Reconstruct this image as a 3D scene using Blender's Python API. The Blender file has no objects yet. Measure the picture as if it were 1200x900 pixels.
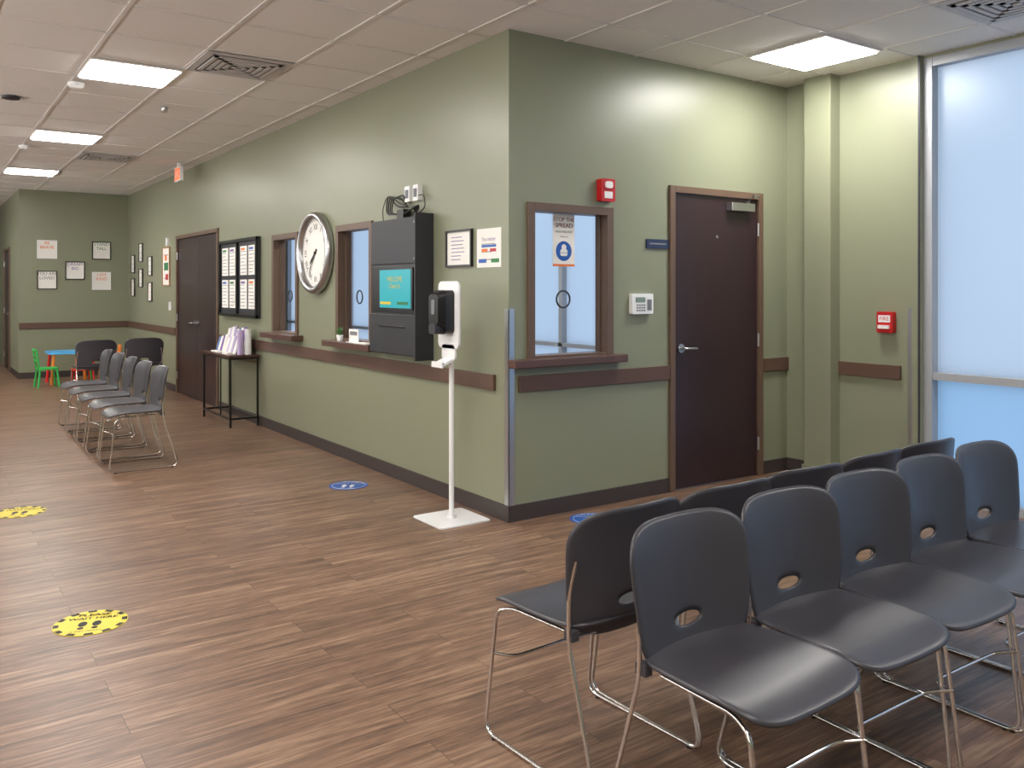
import bpy, math, random
from mathutils import Matrix, Vector
random.seed(3)
sc=bpy.context.scene
sc.view_settings.view_transform='Standard'
sc.view_settings.look='None'
H=3.05
# ------------------------------------------------------------ materials
def srgb(r,g,b):
    f=lambda c:(c/255/12.92 if c/255<=0.04045 else ((c/255+0.055)/1.055)**2.4)
    return (f(r),f(g),f(b),1)
MATS={}
def mat(name,col,rough=0.5,metal=0.0,emit=0,spec=0.5,noise=0.0,nscale=40,bump=0.0):
    if name in MATS: return MATS[name]
    m=bpy.data.materials.new(name); m.use_nodes=True
    nt=m.node_tree; b=nt.nodes['Principled BSDF']
    b.inputs['Base Color'].default_value=col
    b.inputs['Roughness'].default_value=rough
    b.inputs['Metallic'].default_value=metal
    b.inputs['Specular IOR Level'].default_value=spec
    if emit:
        b.inputs['Emission Color'].default_value=col
        b.inputs['Emission Strength'].default_value=emit
    tc=nt.nodes.new('ShaderNodeTexCoord'); n=nt.nodes.new('ShaderNodeTexNoise')
    n.inputs['Scale'].default_value=nscale; n.inputs['Detail'].default_value=4
    nt.links.new(tc.outputs['Object'],n.inputs['Vector'])
    if noise:
        mx=nt.nodes.new('ShaderNodeMix'); mx.data_type='RGBA'
        mx.inputs['A'].default_value=tuple(c*(1-noise) for c in col[:3])+(1,)
        mx.inputs['B'].default_value=tuple(min(1,c*(1+noise)) for c in col[:3])+(1,)
        nt.links.new(n.outputs['Fac'],mx.inputs['Factor'])
        nt.links.new(mx.outputs['Result'],b.inputs['Base Color'])
    if bump:
        bp=nt.nodes.new('ShaderNodeBump'); bp.inputs['Strength'].default_value=bump
        bp.inputs['Distance'].default_value=0.002
        nt.links.new(n.outputs['Fac'],bp.inputs['Height'])
        nt.links.new(bp.outputs['Normal'],b.inputs['Normal'])
    MATS[name]=m; return m
green=mat('wall_paint_sage',srgb(134,137,114),0.36,noise=0.03,nscale=1.5,spec=0.5,bump=0.0)
white_wall=mat('office_wall_paint',srgb(205,212,220),0.6)
bronze=mat('bronze_frame',srgb(100,79,65),0.4,noise=0.06)
railm=mat('rail_brown',srgb(92,68,57),0.45,noise=0.08,nscale=12)
basem=mat('baseboard_vinyl',srgb(62,53,51),0.5)
sillm=mat('sill_wood',srgb(88,62,54),0.35,noise=0.1,nscale=15)
doorm=mat('door_espresso',srgb(50,34,38),0.28,noise=0.12,nscale=6)
steel=mat('brushed_steel',srgb(190,190,192),0.3,1.0)
chrome=mat('chrome',srgb(225,222,220),0.12,1.0)
alum=mat('aluminium_mullion',srgb(168,171,176),0.4,0.15)
plast=mat('chair_plastic',srgb(63,61,66),0.36,noise=0.04,nscale=200,bump=0.04)
black=mat('black_plastic',srgb(22,22,24),0.3)
char=mat('charcoal_metal',srgb(52,52,57),0.45,0.2)
white=mat('white_plastic',srgb(235,235,235),0.35)
paper=mat('paper',srgb(235,232,226),0.7)
grey=mat('grey_ink',srgb(120,122,128),0.7)
red=mat('red_plastic',srgb(190,25,30),0.35)
blue=mat('blue_vinyl',srgb(20,85,170),0.4)
navy=mat('navy_sign',srgb(35,48,80),0.4)
yellow=mat('yellow_vinyl',srgb(215,195,50),0.45)
inkb=mat('black_ink',srgb(20,20,20),0.6)
purple=mat('purple_print',srgb(120,90,150),0.6)
teal=mat('screen_teal',srgb(20,140,150),0.3,emit=0.6)
greenp=mat('green_print',srgb(50,120,70),0.6)
orange=mat('orange_print',srgb(230,120,50),0.5)
leaf=mat('leaf_green',srgb(70,125,60),0.5)
lightm=mat('light_panel_lens',(1,0.975,0.935,1),0.5,emit=45)
exitm=mat('exit_sign_glow',srgb(240,120,60),0.4,emit=0.5)
gridm=mat('ceiling_tbar',srgb(222,217,213),0.5)
tilem=mat('ceiling_tile',srgb(230,226,222),0.9,noise=0.05,nscale=120,bump=0.3)
ventm=mat('vent_paint',srgb(195,190,188),0.5)
ventd=mat('vent_dark',srgb(105,98,96),0.7)
# clear window glass
def glassmat():
    m=bpy.data.materials.new('window_glass'); m.use_nodes=True; nt=m.node_tree
    for n in list(nt.nodes): nt.nodes.remove(n)
    o=nt.nodes.new('ShaderNodeOutputMaterial'); mx=nt.nodes.new('ShaderNodeMixShader')
    t=nt.nodes.new('ShaderNodeBsdfTransparent'); g=nt.nodes.new('ShaderNodeBsdfGlossy')
    g.inputs['Roughness'].default_value=0.02; mx.inputs[0].default_value=0.06
    t.inputs[0].default_value=(0.95,0.97,1,1)
    nt.links.new(t.outputs[0],mx.inputs[1]); nt.links.new(g.outputs[0],mx.inputs[2]); nt.links.new(mx.outputs[0],o.inputs[0])
    return m
glass=glassmat()
def frosted(name,col):
    m=bpy.data.materials.new(name); m.use_nodes=True; nt=m.node_tree
    for n in list(nt.nodes): nt.nodes.remove(n)
    o=nt.nodes.new('ShaderNodeOutputMaterial'); mx=nt.nodes.new('ShaderNodeMixShader')
    t=nt.nodes.new('ShaderNodeBsdfTranslucent'); g=nt.nodes.new('ShaderNodeBsdfGlossy')
    g.inputs['Roughness'].default_value=0.35; mx.inputs[0].default_value=0.05
    t.inputs[0].default_value=col
    nt.links.new(t.outputs[0],mx.inputs[1]); nt.links.new(g.outputs[0],mx.inputs[2]); nt.links.new(mx.outputs[0],o.inputs[0])
    return m
frost=frosted('frosted_glass',(0.98,0.98,1,1)); frost2=frosted('frosted_glass_lower',(0.62,0.82,1,1))
def floormat():
    m=bpy.data.materials.new('floor_wood_planks'); m.use_nodes=True; nt=m.node_tree; L=nt.links
    b=nt.nodes['Principled BSDF']
    tc=nt.nodes.new('ShaderNodeTexCoord')
    br=nt.nodes.new('ShaderNodeTexBrick')
    br.inputs['Scale'].default_value=1; br.inputs['Brick Width'].default_value=1.22; br.inputs['Row Height'].default_value=0.152
    br.inputs['Mortar Size'].default_value=0.0015; br.inputs['Mortar Smooth'].default_value=0.3
    br.offset=0.37
    br.inputs['Color1'].default_value=(0,0,0,1); br.inputs['Color2'].default_value=(1,1,1,1); br.inputs['Mortar'].default_value=(0.4,0.4,0.4,1)
    L.new(tc.outputs['Object'],br.inputs['Vector'])
    add=nt.nodes.new('ShaderNodeVectorMath'); add.operation='MULTIPLY_ADD'
    add.inputs[1].default_value=(7.3,3.1,5.7)
    L.new(br.outputs['Color'],add.inputs[0]); L.new(tc.outputs['Object'],add.inputs[2])
    def noise(sx,sy,det,rough=0.6,dist=0.0):
        mp=nt.nodes.new('ShaderNodeMapping'); mp.inputs['Scale'].default_value=(sx,sy,1)
        n=nt.nodes.new('ShaderNodeTexNoise'); n.inputs['Scale'].default_value=1; n.inputs['Detail'].default_value=det
        n.inputs['Roughness'].default_value=rough; n.inputs['Distortion'].default_value=dist
        L.new(add.outputs[0],mp.inputs[0]); L.new(mp.outputs[0],n.inputs['Vector']); return n
    n0=noise(0.8,6.5,2,0.35,0.2); n1=noise(1.1,17,5,0.62,0.3); n2=noise(3.2,80,5,0.7); n3=noise(9,40,4,0.7)
    r=nt.nodes.new('ShaderNodeValToRGB'); e=r.color_ramp.elements
    e[0].position=0.36; e[0].color=srgb(74,55,45); e[1].position=0.64; e[1].color=srgb(160,130,106)
    k=e.new(0.50); k.color=srgb(117,89,71)
    def math_(op,a,bv=0.0):
        n=nt.nodes.new('ShaderNodeMath'); n.operation=op
        for i,v in enumerate((a,bv)):
            if isinstance(v,(int,float)): n.inputs[i].default_value=v
            else: L.new(v,n.inputs[i])
        return n.outputs[0]
    ring=math_('SINE',math_('MULTIPLY',n0.outputs['Fac'],60.0))
    s=math_('MULTIPLY',n1.outputs['Fac'],0.40); s=math_('ADD',s,math_('MULTIPLY',n2.outputs['Fac'],0.42))
    s=math_('ADD',s,math_('MULTIPLY',n3.outputs['Fac'],0.18))
    s=math_('ADD',s,math_('MULTIPLY',ring,0.024))
    s=math_('ADD',s,math_('MULTIPLY',math_('SUBTRACT',br.outputs['Color'],0.5),0.04))
    L.new(s,r.inputs[0])
    mx=nt.nodes.new('ShaderNodeMix'); mx.data_type='RGBA'; mx.inputs['B'].default_value=srgb(58,43,36)
    L.new(math_('MULTIPLY',br.outputs['Fac'],0.75),mx.inputs['Factor']); L.new(r.outputs[0],mx.inputs['A'])
    L.new(mx.outputs['Result'],b.inputs['Base Color'])
    b.inputs['Roughness'].default_value=0.38
    bp=nt.nodes.new('ShaderNodeBump'); bp.inputs['Strength'].default_value=0.25; bp.inputs['Distance'].default_value=0.002
    L.new(s,bp.inputs['Height']); L.new(bp.outputs['Normal'],b.inputs['Normal'])
    return m
floorm=floormat()
# ------------------------------------------------------------ mesh builder
class MB:
    def __init__(s): s.v=[];s.f=[];s.m=[];s.sm=[]
    def add(s,vs,fs,mt,smooth=False):
        o=len(s.v); s.v+= [tuple(v) for v in vs]
        for f in fs: s.f.append(tuple(i+o for i in f)); s.m.append(mt); s.sm.append(smooth)
    def box(s,x0,x1,y0,y1,z0,z1,mt):
        vs=[(x0,y0,z0),(x1,y0,z0),(x1,y1,z0),(x0,y1,z0),(x0,y0,z1),(x1,y0,z1),(x1,y1,z1),(x0,y1,z1)]
        s.add(vs,[(3,2,1,0),(4,5,6,7),(0,1,5,4),(1,2,6,5),(2,3,7,6),(3,0,4,7)],mt); return s
    def rrect(s,cx,cy,w,h,z0,z1,r,mt,seg=6,taper=1.0):
        pts=[]
        for (sx,sy,a0) in ((1,1,0),(-1,1,90),(-1,-1,180),(1,-1,270)):
            for i in range(seg+1):
                a=math.radians(a0+90*i/seg); pts.append((sx*(w/2-r)+r*math.cos(a),sy*(h/2-r)+r*math.sin(a)))
        n=len(pts)
        vs=[(cx+x,cy+y,z0) for x,y in pts]+[(cx+x*taper,cy+y*taper,z1) for x,y in pts]
        s.add(vs,[tuple(range(n))[::-1],tuple(range(n,2*n))],mt)
        s.add(vs,[(i,(i+1)%n,n+(i+1)%n,n+i) for i in range(n)],mt,True); return s
    def lathe(s,prof,mt,c=(0,0,0),seg=32,axis='z',smooth=True,caps=True):
        vs=[]
        for r,h in prof:
            for i in range(seg):
                a=2*math.pi*i/seg; x,y=r*math.cos(a),r*math.sin(a)
                p={'z':(x,y,h),'y':(x,h,-y),'x':(h,x,y)}[axis]
                vs.append((c[0]+p[0],c[1]+p[1],c[2]+p[2]))
        fs=[]
        for k in range(len(prof)-1):
            for i in range(seg): fs.append((k*seg+i,k*seg+(i+1)%seg,(k+1)*seg+(i+1)%seg,(k+1)*seg+i))
        s.add(vs,fs,mt,smooth)
        n=len(prof)
        if caps: s.add(vs,[tuple(range(seg))[::-1],tuple(range((n-1)*seg,n*seg))],mt)
        return s
    def cyl(s,c,r,h,mt,axis='z',seg=24): return s.lathe([(r,0),(r,h)],mt,c,seg,axis)
    def tube(s,pts,r,mt,seg=8):
        P=[Vector(p) for p in pts]; n=len(P); up=None; vs=[]
        for i in range(n):
            t=(P[min(i+1,n-1)]-P[max(i-1,0)]).normalized()
            if up is None: up=t.orthogonal().normalized()
            else: up=(up-t*up.dot(t)).normalized()
            w=t.cross(up)
            for k in range(seg):
                a=2*math.pi*k/seg; vs.append(P[i]+(up*math.cos(a)+w*math.sin(a))*r)
        fs=[(i*seg+k,i*seg+(k+1)%seg,(i+1)*seg+(k+1)%seg,(i+1)*seg+k) for i in range(n-1) for k in range(seg)]
        s.add(vs,fs,mt,True); s.add(vs,[tuple(range(seg))[::-1],tuple(range((n-1)*seg,n*seg))],mt); return s
    def sheet(s,fn,R,S,th,mt):
        closed=R[0]<0
        if closed: R=[0.03]+R[1:]
        G=[[fn(R[i],2*math.pi*j/S) for j in range(S)] for i in range(len(R))]
        nR=len(R); N=[]
        for i in range(nR):
            row=[]
            for j in range(S):
                a=G[min(i+1,nR-1)][j]-G[max(i-1,0)][j]; b=G[i][(j+1)%S]-G[i][j-1]
                row.append(a.cross(b).normalized())
            N.append(row)
        top=[];bot=[]
        for i in range(nR):
            e=0.55 if i==nR-1 or (i==0 and not closed) else 1.0
            for j in range(S): top.append(G[i][j]+N[i][j]*th*0.5*e); bot.append(G[i][j]-N[i][j]*th*0.5*e)
        fs=[];n=nR*S
        for i in range(nR-1):
            for j in range(S):
                a,b,c,d=i*S+j,i*S+(j+1)%S,(i+1)*S+(j+1)%S,(i+1)*S+j
                fs.append((a,d,c,b)); fs.append((n+a,n+b,n+c,n+d))
        o=(nR-1)*S
        for j in range(S):
            k=(j+1)%S; fs.append((o+j,n+o+j,n+o+k,o+k))
            if not closed: fs.append((j,k,n+k,n+j))
        if closed:
            fs.append(tuple(range(S))); fs.append(tuple(range(n,n+S))[::-1])
        s.add(top+bot,fs,mt,True); return s
    def mesh(s,name):
        me=bpy.data.meshes.new(name); me.from_pydata(s.v,[],s.f)
        ms=[]
        for m in s.m:
            if m not in ms: ms.append(m)
        for m in ms: me.materials.append(m)
        for p,m,sm in zip(me.polygons,s.m,s.sm): p.material_index=ms.index(m); p.use_smooth=sm
        me.update(); return me
    def obj(s,name,M=None,bevel=0,parent=None):
        o=bpy.data.objects.new(name,s.mesh(name)); sc.collection.objects.link(o)
        if parent: o.parent=parent
        if M is not None: o.matrix_local=M
        if bevel:
            b=o.modifiers.new('bevel','BEVEL'); b.width=bevel; b.segments=2; b.limit_method='ANGLE'; b.angle_limit=math.radians(50)
        return o
def text(parent,s,x,y,z,size,mt,align='CENTER',rot=0):
    c=bpy.data.curves.new('lettering','FONT'); c.body=s; c.size=size; c.align_x=align; c.align_y='CENTER'
    c.materials.append(mt); o=bpy.data.objects.new('lettering',c); sc.collection.objects.link(o)
    o.parent=parent; o.location=(x,y,z); o.rotation_euler=(0,0,rot); return o
def fr(x,y,z,loc):
    return Matrix(((x[0],y[0],z[0],loc[0]),(x[1],y[1],z[1],loc[1]),(x[2],y[2],z[2],loc[2]),(0,0,0,1)))
def ML(Y,Z,X=0): return fr((0,-1,0),(0,0,1),(-1,0,0),(X,Y,Z))      # faces -X
def MR(X,Z,Y=0): return fr((1,0,0),(0,0,1),(0,-1,0),(X,Y,Z))       # faces -Y
def MF(X,Y,Z=0,a=0): return Matrix.Translation((X,Y,Z))@Matrix.Rotation(a,4,'Z')
def fillet(pts,r,n=6):
    P=[Vector(p) for p in pts]; out=[P[0]]
    for i in range(1,len(P)-1):
        a=(P[i-1]-P[i]); b=(P[i+1]-P[i]); d=min(r,a.length*.45,b.length*.45)
        A=P[i]+a.normalized()*d; B=P[i]+b.normalized()*d
        for k in range(n+1):
            t=k/n; out.append(A*(1-t)**2+P[i]*2*t*(1-t)+B*t*t)
    out.append(P[-1]); return out
# ------------------------------------------------------------ room shell
FX0,FX1,FY0,FY1=-6.5,2.85,-7.0,17.0
MB().box(FX0,FX1,FY0,FY1,-0.1,0,floorm).obj('floor')
MB().box(FX0,FX1,FY0,FY1,H,H+0.1,tilem).obj('ceiling')
def wall(name,axis,c0,c1,a0,a1,opens,mt=green,z1=H):
    b=MB()
    def seg(p,q,z0,zz):
        if q-p<1e-4 or zz-z0<1e-4: return
        if axis=='y': b.box(c0,c1,p,q,z0,zz,mt)
        else: b.box(p,q,c0,c1,z0,zz,mt)
    cur=a0
    for (p,q,z0,zz) in sorted(opens):
        seg(cur,p,0,z1); seg(p,q,0,z0); seg(p,q,zz,z1); cur=q
    seg(cur,a1,0,z1); return b.obj(name)
WZ0,WZ1=1.0,1.99
wall('wall_left','y',0,0.12,0,11.44,[(1.9,2.615,WZ0,WZ1),(3.52,4.23,WZ0,WZ1),(6.12,8.12,0,2.18)])
wall('wall_right','x',0,0.12,0.12,2.70,[(0.136,0.847,WZ0,WZ1),(1.38,2.39,0,2.18)])
wall('wall_far','x',11.44,11.56,-1.63,2.70,[])
wall('wall_corridor','y',-1.63,-1.51,11.56,17.0,[(12.9,14.0,0,2.18)])
wall('wall_exterior','y',2.70,2.85,-7.0,11.56,[(-7.0,-1.13,0.0,3.03),(0.16,11.2,0.06,2.95)])
wall('wall_west','y',-6.6,-6.5,-7,17,[])
wall('wall_south','x',-7.1,-7.0,-6.6,2.85,[])
wall('wall_north','x',17.0,17.1,-6.6,-1.5,[])
MB().box(2.58,2.70,-0.48,-0.25,0,H,green).obj('column',bevel=0.004)
MB().box(0.122,0.13,0.12,1.8,0.02,H-0.02,white_wall).box(0.122,0.13,4.4,6.0,0.02,H-0.02,white_wall).box(0.13,2.69,11.42,11.438,0.02,H-0.02,white_wall).obj('trim_office_liner')
# frosted exterior windows
def pane(Y0,Y1,Z0,Z1,m,b): b.add([(2.775,Y0,Z0),(2.775,Y1,Z0),(2.775,Y1,Z1),(2.775,Y0,Z1)],[(0,1,2,3)],m)
w=MB()
ys=[-7.0,-5.6,-4.2,-2.8,-1.13]
for i in range(4):
    pane(ys[i],ys[i+1],0.0,0.84,frost2,w); pane(ys[i],ys[i+1],0.84,3.03,frost,w)
for y in ys[1:]:
    y=min(y,-1.13-0.03); w.box(2.70,2.84,y-0.03,y+0.03,0,3.03,alum)
w.box(2.705,2.83,-7,-1.19,0.82,0.87,alum).box(2.705,2.83,-7,-1.19,0.0,0.05,alum).box(2.705,2.83,-7,-1.19,2.97,3.03,alum)
w.obj('window_1')
w=MB()
pane(0.16,11.2,0.06,2.95,frost,w)
for i in range(9):
    y=0.19+i*(10.98/8); w.box(2.71,2.83,y-0.03,y+0.03,0.06,2.95,alum)
w.box(2.71,2.83,0.16,11.2,0.06,0.1,alum).box(2.71,2.83,0.16,11.2,0.82,0.86,alum)
w.obj('window_2')
MB().box(2.66,2.70,-1.13,-1.07,0,H,green).box(2.656,2.66,-1.13,-1.115,0,H,char).obj('trim_window_jamb')
# interior reception windows
def rwindow(name,M,wd,glass_circle=False):
    b=MB(); hw=wd/2; t=0.055; z0,z1=-0.11,0.018; h=WZ1-WZ0
    b.box(-hw-0.0,-hw+t,0,h,z0,z1,bronze).box(hw-t,hw,0,h,z0,z1,bronze).box(-hw+t,hw-t,h-t,h,z0,z1,bronze)
    b.box(-hw+t,hw-t,0,0.02,z0,z1,bronze)
    b.box(-hw+t,-hw+t+0.010,0.02,h-t,-0.07,-0.05,bronze).box(hw-t-0.010,hw-t,0.02,h-t,-0.07,-0.05,bronze)
    b.add([(-hw+t,0.02,-0.06),(hw-t,0.02,-0.06),(hw-t,h-t,-0.06),(-hw+t,h-t,-0.06)],[(0,1,2,3)],glass)
    ring=[(-0.02+0.055*math.cos(a),0.375+0.055*math.sin(a),-0.055) for a in [2*math.pi*i/32 for i in range(33)]]
    b.tube(ring,0.006,char)
    o=b.obj(name,M,bevel=0.002); return o
rwindow('window_3',MR((0.136+0.847)/2,WZ0),0.711)
rwindow('window_4',ML((1.9+2.615)/2,WZ0),0.715)
rwindow('window_5',ML((3.52+4.23)/2,WZ0),0.71)
MB().box(-0.465,0.465,0.952,1.004,0.0,0.085,sillm).obj('trim_sill_1',MR(0.455,0),bevel=0.006)
MB().box(-0.465,0.465,0.952,1.004,0.0,0.12,sillm).obj('trim_sill_2',ML(2.215,0),bevel=0.006)
MB().box(-0.45,0.45,0.952,1.004,0.0,0.12,sillm).obj('trim_sill_3',ML(3.85,0),bevel=0.006)
# chair rails
RZ0,RZ1=0.80,0.90
MB().box(-0.022,0,0.14,6.07,RZ0,RZ1,railm).box(-0.022,0,8.18,11.44,RZ0,RZ1,railm).obj('trim_rail_left',bevel=0.003)
MB().box(0.07,1.375,-0.022,0,RZ0,RZ1,railm).box(2.40,2.70,-0.022,0,RZ0,RZ1,railm).obj('trim_rail_right',bevel=0.003)
MB().box(2.678,2.70,-0.97,-0.48,RZ0,RZ1,railm).obj('trim_rail_exterior',bevel=0.003)
MB().box(-1.63,-0.022,11.418,11.44,RZ0,RZ1,railm).obj('trim_rail_far',bevel=0.003)
BH=0.10
MB().box(-0.012,0,-0.012,6.07,0,BH,basem).box(-0.012,0,8.18,11.44,0,BH,basem).obj('baseboard_left')
MB().box(0,1.375,-0.012,0,0,BH,basem).box(2.40,2.70,-0.012,0,0,BH,basem).obj('baseboard_right')
MB().box(2.688,2.70,-1.07,-0.012,0,BH,basem).box(2.568,2.58,-0.492,-0.238,0,BH,green).box(2.58,2.70,-0.492,-0.48,0,BH,green).obj('baseboard_exterior')
MB().box(-1.642,-0.012,11.428,11.44,0,BH,basem).box(-1.642,-1.63,11.44,12.85,0,BH,basem).obj('baseboard_far')
MB().box(-0.004,0,-0.004,0.04,0.10,1.32,steel).box(-0.004,0.04,-0.004,0,0.10,1.32,steel).obj('trim_corner_guard_1')
MB().box(2.694,2.70,-1.068,-1.02,0.10,1.31,steel).obj('trim_corner_guard_2')
# ------------------------------------------------------------ doors
def lever(b,x,z,sgn):
    b.cyl((x,z,0.0),0.032,0.012,steel); b.cyl((x,z,0.012),0.011,0.035,steel)
    b.tube(fillet([(x,z,0.042),(x+sgn*0.02,z,0.052),(x+sgn*0.12,z-0.004,0.05)],0.02),0.009,steel)
def hinges(b,x):
    for z in (0.25,1.05,1.9): b.cyl((x,z-0.05,0.012),0.009,0.1,steel,axis='y',seg=12)
def door(name,M,wd,leafs=1,closer=False,hside=-1):
    b=MB(); hw=wd/2; t=0.05; h=2.18
    b.box(-hw,-hw+t,0,h,-0.11,0.022,bronze).box(hw-t,hw,0,h,-0.11,0.022,bronze).box(-hw+t,hw-t,h-t,h,-0.11,0.022,bronze)
    o=b.obj(name,M,bevel=0.003)
    d=MB(); lw=(wd-2*t)/leafs
    for i in range(leafs):
        x0=-hw+t+i*lw
        d.box(x0+0.003,x0+lw-0.003,0.008,h-t-0.004,-0.045,-0.002,doorm)
    d.obj('door_leaf',parent=o,bevel=0.002)
    k=MB()
    if leafs==1:
        lx=hside*(hw-t-0.07); lever(k,lx,1.016,-hside); hinges(k,-hside*(hw-t))
    else:
        lever(k,0.07,1.0,1); lever(k,-0.07,1.0,-1); hinges(k,hw-t); hinges(k,-hw+t)
    if closer:
        k.box(0.10,0.36,2.03,2.09,0.0,0.06,steel)
        k.box(0.40,0.43,2.135,2.15,0.02,0.03,steel)
        k.tube([(0.30,2.095,0.04),(0.10,2.125,0.26),(0.42,2.15,0.05)],0.007,steel)
        k.cyl((0.30,2.085,0.04),0.014,0.02,steel,axis='y')
        k.cyl((-0.0,1.83,-0.001),0.012,0.004,steel)
    k.obj('door_hardware',parent=o,bevel=0.002)
    return o
door('door_1',MR(1.885,0),1.01,1,True,-1)
door('door_2',ML(7.12,0),2.0,2)
door('door_3',ML(13.45,0,-1.63),1.1,1,False,1)
# ------------------------------------------------------------ ceiling grid and fixtures
PX,PY=0.616,0.645
g=MB()
x=-2.015-PX*7
while x<2.7:
    if x>FX0: g.box(x-0.012,x+0.012,-7,-0.0,H-0.006,H,gridm) if x>0 else g.box(x-0.012,x+0.012,-7,11.44 if x>-1.63 else 17,H-0.006,H,gridm)
    x+=PX
y=2.1425-PY*14
while y<17:
    x1=2.70 if y<0 else (0 if y<11.44 else -1.63)
    g.box(FX0,x1,y-0.012,y+0.012,H-0.0055,H,gridm); y+=PY
g.obj('trim_ceiling_grid')
def panel(X,Y,wd=PX,hd=0.625):
    b=MB(); z=H-0.008
    b.box(-wd/2,wd/2,-hd/2,hd/2,z-0.012,z,gridm)
    for s in (-1,0,1):
        b.box(-wd/2+0.02,wd/2-0.02,s*0.195-0.088,s*0.195+0.088,z-0.02,z-0.011,lightm)
    b.obj('ceiling_light_panel',MF(X,Y))
for X,Y in [(-1.707,2.465),(-1.707,5.69),(-1.707,8.915),(1.99,-0.76),(-1.707,-0.76),(-1.707,-4.0),(-4.79,-0.76),(-4.79,2.465),(-4.79,5.69),(1.99,-4.0),(-4.79,-4.0),(-4.79,8.915),(-3.56,12.2),(1.2,2.5),(1.2,6.0)]:
    panel(X,Y)
def vent(X,Y):
    b=MB(); z=H-0.006
    b.box(-0.3,0.3,-0.3,0.3,z-0.006,z,ventm)
    b.box(-0.25,0.25,-0.25,0.25,z-0.008,z-0.004,ventd)
    for i in range(5):
        r=0.235-i*0.045
        for (a,c,d,e) in ((-r,r,r-0.028,r),(-r,r,-r,-r+0.028),(-r,-r+0.028,-r,r),(r-0.028,r,-r,r)):
            b.box(a,c,d,e,z-0.016,z-0.008,ventm)
    b.obj('ceiling_vent',MF(X,Y))
vent(-1.095,1.83); vent(-1.1,7.04); vent(2.0,-2.05)
def dome(name,X,Y,m,r=0.06,h=0.045):
    MB().lathe([(r,H-0.006),(r,H-0.02),(r*0.75,H-h),(r*0.1,H-h-0.004)],m,seg=24).obj(name,MF(X,Y))
dome('smoke_detector',-1.98,3.05,white); dome('ceiling_speaker',-2.35,3.9,char,0.07,0.025)
dome('smoke_detector',-2.0,6.6,white); dome('sprinkler_head',-1.2,3.6,steel,0.03,0.05); dome('sprinkler_head',-1.4,8.6,steel,0.03,0.05)
e=MB().box(-0.14,0.14,-0.24,-0.06,-0.02,0.02,white).box(-0.125,0.125,-0.225,-0.075,0.02,0.024,exitm).box(-0.03,0.03,-0.06,-0.006,-0.015,0.015,white).obj('exit_sign',ML(7.0,H,-0.25),bevel=0.003)
text(e,'EXIT',0,-0.15,0.0265,0.11,white)
# added out-of-view fill lamps to brighten the ceiling, not fixtures of the lobby
for i,Y in enumerate((-4.5,0.5,5.5,10.5)):
    ld=bpy.data.lights.new('ceiling_fill','AREA'); ld.shape='RECTANGLE'; ld.size=0.5; ld.size_y=3.5; ld.energy=105; ld.color=(0.98,0.97,1.0)
    lo=bpy.data.objects.new('added_ceiling_fill',ld); sc.collection.objects.link(lo)
    lo.location=(-6.2,Y,1.9); lo.rotation_euler=(0,math.radians(180+35),0)
# ------------------------------------------------------------ stacking chair
def chair_mesh():
    b=MB()
    def se(th,n):
        c,s=math.cos(th),math.sin(th)
        return math.copysign(abs(c)**(2/n),c),math.copysign(abs(s)**(2/n),s)
    def seat(r,th):
        ex,ey=se(th,5.5-2*(1-r)); x=0.234*r*ex; y=-0.03+0.214*r*ey
        if y>-0.03: x*=1.0-0.07*(y+0.03)/0.21
        z=0.452+0.010*(x/0.234)**2
        if y<-0.12: z-=((-0.12-y)/0.12)**2*0.028
        if y>0.10: z+=((y-0.10)/0.085)**2*0.012
        return Vector((x,y,z))
    b.sheet(seat,[-1,0.15,0.3,0.45,0.6,0.72,0.82,0.9,0.96,1.0],64,0.014,plast)
    def back(r,th):
        ex,ey=se(th,4.4); ox,oz=0.245*ex,0.610+0.192*ey
        hx,hz=0.058*math.cos(th),0.516+0.018*math.sin(th)
        x=hx*(1-r)+ox*r; z=hz*(1-r)+oz*r
        u=(z-0.42)/0.385; x*=0.88+0.12*min(1,u*1.3)
        y=0.172+0.050*u-0.045*(x/0.235)**2
        if u>0.8: y+=((u-0.8)/0.2)**2*0.010
        if u<0.2: y-=((0.2-u)/0.2)**2*0.012
        return Vector((x,y,z))
    b.sheet(back,[0,0.06,0.2,0.38,0.55,0.72,0.86,0.95,1.0],72,0.011,plast)
    for s in (-1,1):
        pts=[(s*0.19,0.10,0.432),(s*0.20,-0.14,0.43),(s*0.218,-0.20,0.41),(s*0.228,-0.25,0.008),(s*0.228,0.27,0.008),(s*0.222,0.150,0.42),(s*0.222,0.150,0.56),(s*0.212,0.172,0.66)]
        b.tube(fillet(pts,0.05),0.0065,chrome,10)
        b.cyl((s*0.228,-0.20,0.0),0.009,0.006,black); b.cyl((s*0.228,0.22,0.0),0.009,0.006,black)
        b.box(min(s*0.195,s*0.222),max(s*0.195,s*0.222),0.13,0.165,0.425,0.455,plast)
    b.tube(fillet([(-0.224,-0.222,0.27),(-0.17,-0.17,0.26),(0.17,-0.17,0.26),(0.224,-0.222,0.27)],0.06),0.0055,chrome,8)
    b.tube([(-0.19,0.05,0.43),(0.19,0.05,0.43)],0.0055,chrome); b.tube([(-0.2,-0.10,0.428),(0.2,-0.10,0.428)],0.0055,chrome)
    b.tube([(-0.222,0.153,0.43),(0.222,0.153,0.43)],0.0055,chrome)
    return b.mesh('stacking_chair')
CM=chair_mesh()
def chair(X,Y,a):
    o=bpy.data.objects.new('stacking_chair',CM); sc.collection.objects.link(o)
    o.location=(X,Y,0); o.rotation_euler=(0,0,math.radians(a)); return o
fx=[-1.225,-0.755,-0.31,0.135,0.60]
for i,x in enumerate(fx): chair(x,-2.84+i*0.022,[2,0,-1,1,0][i])
for i,x in enumerate([-1.255,-0.79,-0.35,0.09,0.53]): chair(x,-2.26+i*0.018,[183,180,177,182,179][i])
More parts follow.
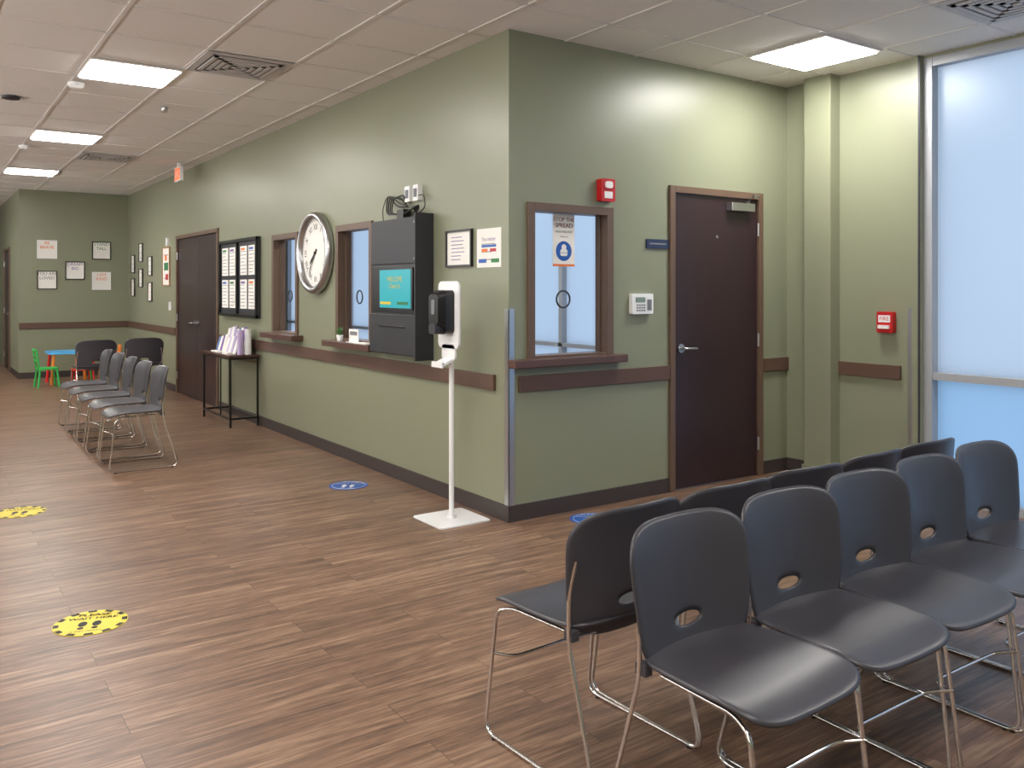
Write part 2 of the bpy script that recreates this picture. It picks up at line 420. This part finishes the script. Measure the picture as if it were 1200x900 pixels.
for i in range(5): chair(-1.52,3.14+0.6*i,-90+[0,2,-1,1,0][i])
chair(-1.12,7.75,182); chair(-0.5,7.9,176)
# ------------------------------------------------------------ wall kiosk
k=MB(); hw=0.378
k.box(-hw,hw,-0.50,0.50,0.002,0.11,char)
k.box(-hw+0.01,hw-0.01,0.17,0.49,0.11,0.122,char)
k.box(-hw+0.01,hw-0.01,-0.19,0.155,0.11,0.116,black)
k.box(-hw+0.01,hw-0.01,-0.49,-0.205,0.11,0.135,char)
k.box(-0.2,0.2,-0.30,-0.285,0.135,0.139,black)
k.box(hw-0.004,hw+0.012,-0.52,0.52,0.002,0.15,char)
k.cyl((0.33,0.46,0.122),0.008,0.004,steel); k.cyl((0.33,0.20,0.122),0.008,0.004,steel)
ko=k.obj('self_service_kiosk',ML(1.32,1.458),bevel=0.004)
MB().rrect(0.04,-0.015,0.54,0.31,0.116,0.128,0.01,black).box(-0.205,0.285,-0.155,0.125,0.128,0.130,teal).obj('kiosk_screen',parent=ko)
text(ko,'WELCOME\nCheck in',0.04,0.03,0.132,0.05,yellow)
MB().box(-0.19,-0.02,-0.13,-0.11,0.1305,0.1315,yellow).box(0.08,0.25,-0.13,-0.11,0.1305,0.1315,greenp).obj('kiosk_button',parent=ko)
MB().rrect(0,0,0.075,0.115,0,0.04,0.008,white).rrect(0.13,0,0.075,0.115,0,0.04,0.008,white).box(-0.02,0.02,-0.03,0.03,0.04,0.046,grey).box(0.11,0.15,-0.03,0.03,0.04,0.046,grey).obj('wall_outlet',ML(1.26,2.14))
c=MB()
for s_ in range(4):
    d=s_*0.03
    c.tube(fillet([(0.02+d*0.4,0.62-d*0.3,0.03),(0.03-d,0.68-d,0.05),(-0.12-d,0.66+d*0.5,0.06),(-0.15-d,0.55,0.06),(0.1,0.53,0.05+d*0.3),(0.2+d,0.60,0.05),(0.17,0.50,0.04)],0.08),0.006,black)
c.tube(fillet([(-0.05,0.66,0.03),(-0.28,0.70,0.03),(-0.36,0.60,0.03),(-0.34,0.49,0.03)],0.1),0.004,black)
c.tube(fillet([(0.2,0.66,0.03),(0.32,0.66,0.04),(0.36,0.56,0.05),(0.25,0.52,0.06),(0.3,0.49,0.06)],0.1),0.004,black)
c.box(-0.02,0.08,0.50,0.57,0.02,0.08,black)
c.obj('power_cable',parent=ko)
# ------------------------------------------------------------ clock
R=0.37
c=MB()
c.lathe([(R*0.80,0),(R*0.97,0),(R,0.02),(R,0.05),(R*0.965,0.075),(R*0.90,0.08),(R*0.84,0.065),(R*0.82,0.02)],steel,seg=64,caps=False)
c.cyl((0,0,0.002),R*0.83,0.025,paper,seg=64)
for i in range(60):
    a=math.radians(6*i); r0=R*0.77; ln=0.012
    x,y=math.sin(a),math.cos(a); pe=(y,-x); wd=0.003 if i%5 else 0.006
    q=[(x*r0-pe[0]*wd/2,y*r0-pe[1]*wd/2),(x*r0+pe[0]*wd/2,y*r0+pe[1]*wd/2),(x*(r0+ln)+pe[0]*wd/2,y*(r0+ln)+pe[1]*wd/2),(x*(r0+ln)-pe[0]*wd/2,y*(r0+ln)-pe[1]*wd/2)]
    c.add([(u,v,0.0285) for u,v in q],[(0,1,2,3)],inkb)
def hand(a,l,wd,z):
    a=math.radians(a); x,y=math.sin(a),math.cos(a); p=(y*wd,-x*wd)
    c.add([(-x*0.05-p[0],-y*0.05-p[1],z),(-x*0.05+p[0],-y*0.05+p[1],z),(x*l*0.7+p[0]*1.6,y*l*0.7+p[1]*1.6,z),(x*l,y*l,z),(x*l*0.7-p[0]*1.6,y*l*0.7-p[1]*1.6,z)],[(0,1,2,3,4)],inkb)
hand(232,0.17,0.008,0.034); hand(218,0.26,0.005,0.037)
c.cyl((0,0,0.03),0.012,0.012,inkb)
co=c.obj('wall_clock',ML(3.035,1.77))
for i,t_ in enumerate(['XII','I','II','III','IV','V','VI','VII','VIII','IX','X','XI']):
    a=math.radians(30*i); text(co,t_,R*0.63*math.sin(a),R*0.63*math.cos(a),0.029,0.075,inkb,rot=-a)
# ------------------------------------------------------------ framed notices
def lines(b,x0,x1,y0,y1,n,z,m,wd=0.004):
    for i in range(n):
        y=y1-(y1-y0)*i/max(1,n-1); e=x0+(x1-x0)*random.uniform(0.6,1)
        b.box(x0,e,y-wd/2,y+wd/2,z,z+0.0008,m)
def picture(name,M,w_,h_,fm,art=None,n=5,inkc=grey,fw=0.014,th=0.02,title=None,tm=None,ts=0.05):
    b=MB(); a,c_=w_/2,h_/2
    if fm:
        b.box(-a,-a+fw,-c_,c_,0,th,fm).box(a-fw,a,-c_,c_,0,th,fm).box(-a+fw,a-fw,c_-fw,c_,0,th,fm).box(-a+fw,a-fw,-c_,-c_+fw,0,th,fm)
        b.box(-a+fw,a-fw,-c_+fw,c_-fw,0,th*0.5,paper); z=th*0.5
    else: b.box(-a,a,-c_,c_,0,0.003,paper); z=0.003
    if n: lines(b,-a*0.6,a*0.6,-c_*0.6,c_*(0.2 if title else 0.6),n,z,inkc,max(0.004,h_*0.02))
    if art: 
        for (m_,x0,x1,y0,y1) in art: b.box(x0*w_,x1*w_,y0*h_,y1*h_,z,z+0.001,m_)
    o=b.obj(name,M)
    if title: text(o,title,0,c_*0.45,z+0.0015,ts,tm or inkc)
    return o
picture('framed_certificate',ML(0.575,1.715),0.33,0.25,black,n=7,inkc=purple)
picture('notice_poster',ML(0.22,1.705),0.28,0.25,None,n=3,inkc=grey,title='You matter',ts=0.035,tm=purple,art=[(blue,-0.42,-0.1,-0.38,-0.28),(orange,-0.3,-0.05,-0.1,-0.02),(red,0.05,0.3,-0.1,-0.02),(greenp,0.1,0.42,-0.38,-0.28),(blue,-0.3,0.3,0.02,0.08)])
bb=MB(); a,c_=0.68,0.435
bb.box(-a,a,-c_,c_,0.001,0.03,char)
for (x0,x1,y0,y1) in ((-a,-a+0.035,-c_,c_),(a-0.035,a,-c_,c_),(-0.02,0.02,-c_,c_),(-a,a,c_-0.035,c_),(-a,a,-c_,-c_+0.035)): bb.box(x0,x1,y0,y1,0.03,0.055,black)
for i in range(2):
    for j in range(2):
        for kx in range(2):
            cx=-0.34+0.68*i+(-0.14 if kx==0 else 0.14); cy=-0.18+0.37*j
            bb.box(cx-0.115,cx+0.115,cy-0.16,cy+0.16,0.03,0.032,paper)
            lines(bb,cx-0.095,cx+0.095,cy-0.13,cy+0.10,7,0.032,grey,0.007)
            bb.box(cx-0.09,cx+0.05,cy+0.115,cy+0.14,0.032,0.033,[blue,greenp,purple,orange][(i*2+j+kx)%4])
bb.obj('bulletin_board',ML(5.29,1.567),bevel=0.002)
picture('framed_picture',ML(8.71,1.77),0.42,0.56,mat('oak_frame',srgb(170,130,90),0.5),n=3,art=[(greenp,-0.3,0.3,-0.1,0.1),(orange,-0.2,0.1,0.15,0.3),(red,-0.1,0.3,-0.35,-0.2)])
for (Y,Z) in ((11.0,1.86),(11.0,1.47),(10.4,2.03),(10.4,1.62),(9.75,1.80),(9.75,1.40)):
    picture('framed_picture',ML(Y,Z),0.26,0.30,black,n=3,inkc=random.choice([greenp,orange,grey]))
tt=['BE\nBRAVE','YOU ARE\nLOVED','DREAM\nBIG','STAND\nTALL','I AM\nKIND']
for i,(X,Z) in enumerate(((-1.23,2.09),(-1.23,1.59),(-0.82,1.75),(-0.42,2.09),(-0.42,1.58))):
    picture('framed_picture',MR(X,Z,11.44),0.29,0.30,white if i in(0,4) else black,n=0,title=tt[i],ts=0.07,tm=[orange,grey,purple,greenp,orange][i])
MB().rrect(0,0,0.09,0.12,0,0.03,0.01,white).obj('wall_thermostat',ML(8.62,2.12))
MB().rrect(0,0,0.09,0.12,0,0.015,0.01,white).box(-0.01,0.01,-0.02,0.02,0.015,0.022,white).obj('light_switch',ML(8.5,1.2))
# ------------------------------------------------------------ right wall items
fa=MB().rrect(0,0,0.12,0.15,0,0.05,0.012,red).rrect(0,0.035,0.06,0.045,0.05,0.062,0.015,white).box(-0.035,0.035,-0.055,-0.01,0.05,0.053,white)
fa.obj('fire_alarm_strobe',MR(0.772,2.10))
kp=MB().rrect(0,0,0.195,0.14,0,0.035,0.01,white).box(-0.07,0.02,0.01,0.045,0.035,0.037,mat('lcd_grey',srgb(120,140,130),0.3))
for i in range(3):
    for j in range(4): kp.box(-0.06+j*0.022,-0.046+j*0.022,-0.05+i*0.018,-0.04+i*0.018,0.035,0.038,grey)
kp.box(0.04,0.08,-0.045,0.03,0.035,0.038,grey); kp.obj('alarm_keypad',MR(1.10,1.34))
MB().rrect(0,0,0.21,0.065,0,0.012,0.006,navy).box(-0.08,0.08,-0.004,0.006,0.012,0.013,grey).obj('room_sign',MR(1.265,1.758))
ps=MB().rrect(0,0,0.12,0.15,0,0.05,0.01,red).box(-0.045,0.045,0.0,0.05,0.05,0.053,white).box(-0.04,0.04,-0.045,-0.02,0.05,0.07,white)
po=ps.obj('fire_pull_station',ML(-0.87,1.205,2.70)); text(po,'FIRE',0,0.025,0.054,0.04,red)
sp=MB().box(-0.09,0.09,-0.17,0.17,0,0.003,paper).box(-0.09,0.09,-0.17,-0.155,0.003,0.004,orange).cyl((0,-0.07,0.003),0.065,0.001,blue,seg=40)
sp.rrect(0,-0.08,0.06,0.045,0.004,0.005,0.014,paper).cyl((0,-0.045,0.004),0.02,0.0008,paper).box(-0.03,0.03,-0.083,-0.080,0.005,0.0055,blue); so=sp.obj('mask_notice',MR(0.474,1.76,0.055))
for k_ in range(2):
    text(so,'STOP THE',0.0006*k_,0.135,0.0045,0.038,red); text(so,'SPREAD',0.0006*k_,0.096,0.0045,0.042,red)
text(so,'MASKS REQUIRED',0,0.055,0.0045,0.018,inkb); text(so,'thank you',0,0.025,0.0045,0.016,inkb)
# ------------------------------------------------------------ sanitizer stand
s=MB()
s.rrect(0,0,0.36,0.36,0.0,0.008,0.02,white)
s.cyl((0,0,0.008),0.03,0.02,white); s.cyl((0,0,0.02),0.016,1.10,white)
so=s.obj('hand_sanitizer_stand',MF(-0.25,0.27))
LM=fr((0,-1,0),(0,0,1),(-1,0,0),(-0.012,0,0))
bd=MB().rrect(0,1.28,0.25,0.42,0,0.012,0.04,white).rrect(0,1.045,0.16,0.10,0,0.012,0.03,white)
bd.add([(-0.055,1.01,0.012),(0.055,1.01,0.012),(0.06,0.975,0.09),(-0.06,0.975,0.09),(-0.055,0.995,0.0),(0.055,0.995,0.0),(0.06,0.96,0.09),(-0.06,0.96,0.09)],[(0,1,2,3),(7,6,5,4),(0,3,7,4),(1,5,6,2),(3,2,6,7)],white)
bd.box(-0.065,0.065,0.955,0.99,0.085,0.095,white)
bd.obj('backboard',LM,parent=so)
ds=MB().rrect(0,1.30,0.15,0.27,0.012,0.075,0.03,black).rrect(0,1.315,0.145,0.23,0.075,0.12,0.03,black,taper=0.8).rrect(0,1.195,0.09,0.07,0.06,0.13,0.02,char,taper=0.9)
ds.rrect(0,1.33,0.04,0.09,0.119,0.123,0.01,grey)
ds.obj('dispenser',LM,parent=so,bevel=0.003)
# ------------------------------------------------------------ brochure table
t=MB(); x0,x1,y0,y1=-0.33,-0.025,4.6,5.6
top=mat('table_top_wood',srgb(70,45,35),0.4,noise=0.2,nscale=10)
t.box(x0-0.01,x1+0.005,y0-0.015,y1+0.015,0.725,0.75,top)
for X in (x0,x1-0.02):
    for Y in (y0,y1-0.02): t.box(X,X+0.02,Y,Y+0.02,0,0.725,black)
for Y in (y0,y1-0.02): t.box(x0,x1,Y,Y+0.02,0.08,0.10,black); t.box(x0,x1,Y,Y+0.02,0.705,0.725,black)
for X in (x0,x1-0.02): t.box(X,X+0.02,y0,y1,0.705,0.725,black)
t.box(x1-0.02,x1,y0,y1,0.08,0.10,black)
t.tube([(x0+0.01,y0+0.35,0.10),(x0+0.01,y0+0.35,0.71)],0.008,black); t.box(x0,x0+0.02,y0,y1,0.08,0.10,black)
t.obj('console_table',bevel=0.002)
br=MB()
cols=[paper,purple,paper,mat('blue_print',srgb(90,120,170),0.6),paper,mat('lilac',srgb(175,160,195),0.6),paper,mat('lilac3',srgb(200,190,215),0.6),paper]
for row in range(2):
    for i in range(9):
        Y=4.74+i*0.078; X=-0.10-0.10*row; h_=(0.25 if row==0 else 0.16)+0.03*((i*7)%4)/3
        br.add([(X-0.04,Y,0.752),(X-0.04,Y+0.070,0.752),(X+0.01,Y+0.070,0.752+h_),(X+0.01,Y,0.752+h_),(X-0.025,Y,0.752),(X-0.025,Y+0.07,0.752),(X+0.025,Y+0.07,0.752+h_),(X+0.025,Y,0.752+h_)],[(0,3,2,1),(4,5,6,7),(0,4,7,3),(1,2,6,5),(3,7,6,2),(0,1,5,4)],cols[(i+row*4)%9])
br.box(-0.31,-0.25,4.75,4.95,0.751,0.77,paper).box(-0.31,-0.25,5.1,5.35,0.751,0.765,paper)
br.cyl((-0.12,4.66,0.751),0.035,0.27,white).cyl((-0.20,4.67,0.751),0.03,0.26,mat('lilac2',srgb(190,170,210),0.5))
br.obj('brochure_display')
p=MB().lathe([(0.02,0),(0.03,0.05),(0.027,0.05),(0.02,0.04)],white,seg=20)
for i in range(12):
    a=i*2.4; r=0.012+0.03*((i*5)%7)/7; hgt=0.085+0.05*((i*3)%5)/5
    bx,by=math.cos(a),math.sin(a); q=(-by*0.010,bx*0.010)
    p.add([(0.004*bx,0.004*by,0.04),(r*0.7*bx+q[0],r*0.7*by+q[1],hgt*0.75),(r*1.3*bx,r*1.3*by,hgt),(r*0.7*bx-q[0],r*0.7*by-q[1],hgt*0.75)],[(0,1,2,3)],leaf)
p.obj('potted_plant',MF(-0.07,2.40,1.004))
MB().box(-0.09,0.09,0,0.11,-0.002,0.002,paper).box(-0.09,0.09,0,0.004,-0.03,0.03,white).box(-0.07,0.07,0.06,0.09,0.002,0.003,grey).obj('sign_holder',ML(2.12,1.005,-0.07))
MB().box(-0.12,0.12,0,0.006,-0.05,0.05,paper).obj('paper_stack',ML(1.93,1.005,-0.06))
MB().box(0.35,1.0,0.9,4.4,0.70,0.74,white_wall).box(0.36,0.40,0.95,1.0,0,0.70,char).box(0.36,0.4,4.3,4.35,0,0.70,char).box(0.95,0.99,0.95,1.0,0,0.70,char).box(0.95,0.99,4.3,4.35,0,0.70,char).obj('office_desk')
m=MB().box(-0.26,0.26,0.12,0.45,-0.015,0.015,black).box(-0.03,0.03,0.01,0.2,-0.03,-0.012,black).box(-0.12,0.12,0,0.012,-0.09,0.07,black)
m.obj('computer_monitor',Matrix.Translation((0.65,2.95,0.741))@Matrix.Rotation(math.radians(60),4,'Z')@Matrix.Rotation(math.radians(90),4,'X'),bevel=0.003)
# ------------------------------------------------------------ kids corner
kg=mat('kids_green',srgb(50,185,85),0.4); kr=mat('kids_red',srgb(220,45,40),0.4); kb=mat('kids_blue',srgb(80,175,235),0.4); ko_=mat('kids_orange',srgb(245,140,50),0.4)
kt=MB().rrect(0,0,0.6,0.6,0.46,0.49,0.06,kb)
for sx,sy,m_ in ((-1,-1,ko_),(1,-1,kg),(-1,1,kr),(1,1,ko_)):
    kt.tube([(sx*0.27,sy*0.27,0.0),(sx*0.23,sy*0.23,0.46)],0.022,m_,12)
kt.obj('kids_table',MF(-1.05,10.4))
def kchair(X,Y,a,m_):
    b=MB().rrect(0,0,0.28,0.27,0.26,0.285,0.04,m_)
    for sx,sy in ((-1,-1),(1,-1),(-1,1),(1,1)): b.tube([(sx*0.13,sy*0.14,0),(sx*0.11,sy*0.11,0.26)],0.014,m_)
    for sx in (-1,1): b.tube([(sx*0.11,0.12,0.27),(sx*0.12,0.16,0.56)],0.013,m_)
    for z in (0.40,0.48,0.55): b.tube([(-0.12,0.14+(z-0.4)*0.13,z),(0,0.155+(z-0.4)*0.13,z),(0.12,0.14+(z-0.4)*0.13,z)],0.016,m_)
    b.obj('kids_chair',MF(X,Y,0,math.radians(a)))
kchair(-1.40,9.95,95,kg); kchair(-0.98,9.55,185,kr); kchair(-0.5,10.3,265,ko_)
# ------------------------------------------------------------ floor decals
def decal(X,Y,yel=True,r=0.148,a=-0.35):
    b=MB(); m_=yellow if yel else blue
    b.cyl((0,0,0.0),r,0.002,m_,seg=48)
    if yel:
        for i in range(24):
            if i%2: continue
            t0,t1=2*math.pi*i/24,2*math.pi*(i+1)/24
            r0,r1=r*0.84,r*0.99
            b.add([(r0*math.cos(t0),r0*math.sin(t0),0.0025),(r1*math.cos(t0),r1*math.sin(t0),0.0025),(r1*math.cos(t1),r1*math.sin(t1),0.0025),(r0*math.cos(t1),r0*math.sin(t1),0.0025)],[(0,1,2,3)],inkb)
    else: b.tube([(r*0.85*math.cos(t_),r*0.85*math.sin(t_),0.002) for t_ in [2*math.pi*i/40 for i in range(41)]],0.0015,white,6)
    fm=inkb if yel else white
    for sx in (-1,1):
        b.add([(sx*0.028+0.018*math.cos(q),-0.015+0.03*math.sin(q),0.0026) for q in [2*math.pi*i/16 for i in range(16)]],[tuple(range(16))],fm)
        b.add([(sx*0.028+0.013*math.cos(q),-0.062+0.013*math.sin(q),0.0026) for q in [2*math.pi*i/16 for i in range(16)]],[tuple(range(16))],fm)
    o=b.obj('floor_decal',MF(X,Y,0.0005,a))
    for k_ in range(2):
        text(o,'PLEASE',0.0015*k_,0.088,0.003,0.042,fm); text(o,'WAIT HERE',0.0015*k_,0.048,0.003,0.038,fm)
    text(o,'6 FEET APART',0,-0.098,0.003,0.02,fm)
decal(-2.39,-0.28); decal(-2.45,2.0); decal(-0.40,1.487,False,0.14,-0.6); decal(0.47,-0.24,False,0.14,-0.6)
# ------------------------------------------------------------ world
wd=bpy.data.worlds.new('sky'); sc.world=wd; wd.use_nodes=True; nt=wd.node_tree
bg=nt.nodes['Background']; tc=nt.nodes.new('ShaderNodeTexCoord'); sp_=nt.nodes.new('ShaderNodeSeparateXYZ'); rp=nt.nodes.new('ShaderNodeValToRGB')
mr=nt.nodes.new('ShaderNodeMapRange'); mr.inputs['From Min'].default_value=-1; mr.inputs['From Max'].default_value=1
nt.links.new(tc.outputs['Generated'],sp_.inputs[0]); nt.links.new(sp_.outputs['Z'],mr.inputs['Value']); nt.links.new(mr.outputs[0],rp.inputs[0]); nt.links.new(rp.outputs[0],bg.inputs['Color'])
rp.color_ramp.elements[0].color=(0.38,0.54,0.78,1); rp.color_ramp.elements[1].color=(0.48,0.69,1,1)
e=rp.color_ramp.elements.new(0.52); e.color=(0.62,0.80,1,1)
bg.inputs['Strength'].default_value=0.92
# ------------------------------------------------------------ camera
cd=bpy.data.cameras.new('camera'); cam=bpy.data.objects.new('camera',cd); sc.collection.objects.link(cam)
cam.location=(-3.017,-4.352,1.44); cam.rotation_euler=(math.radians(90),0,-math.atan2(0.5728,0.8197))
cd.sensor_width=36; cd.lens=30.12; cd.shift_y=-111/1200; cd.clip_start=0.05
sc.camera=cam
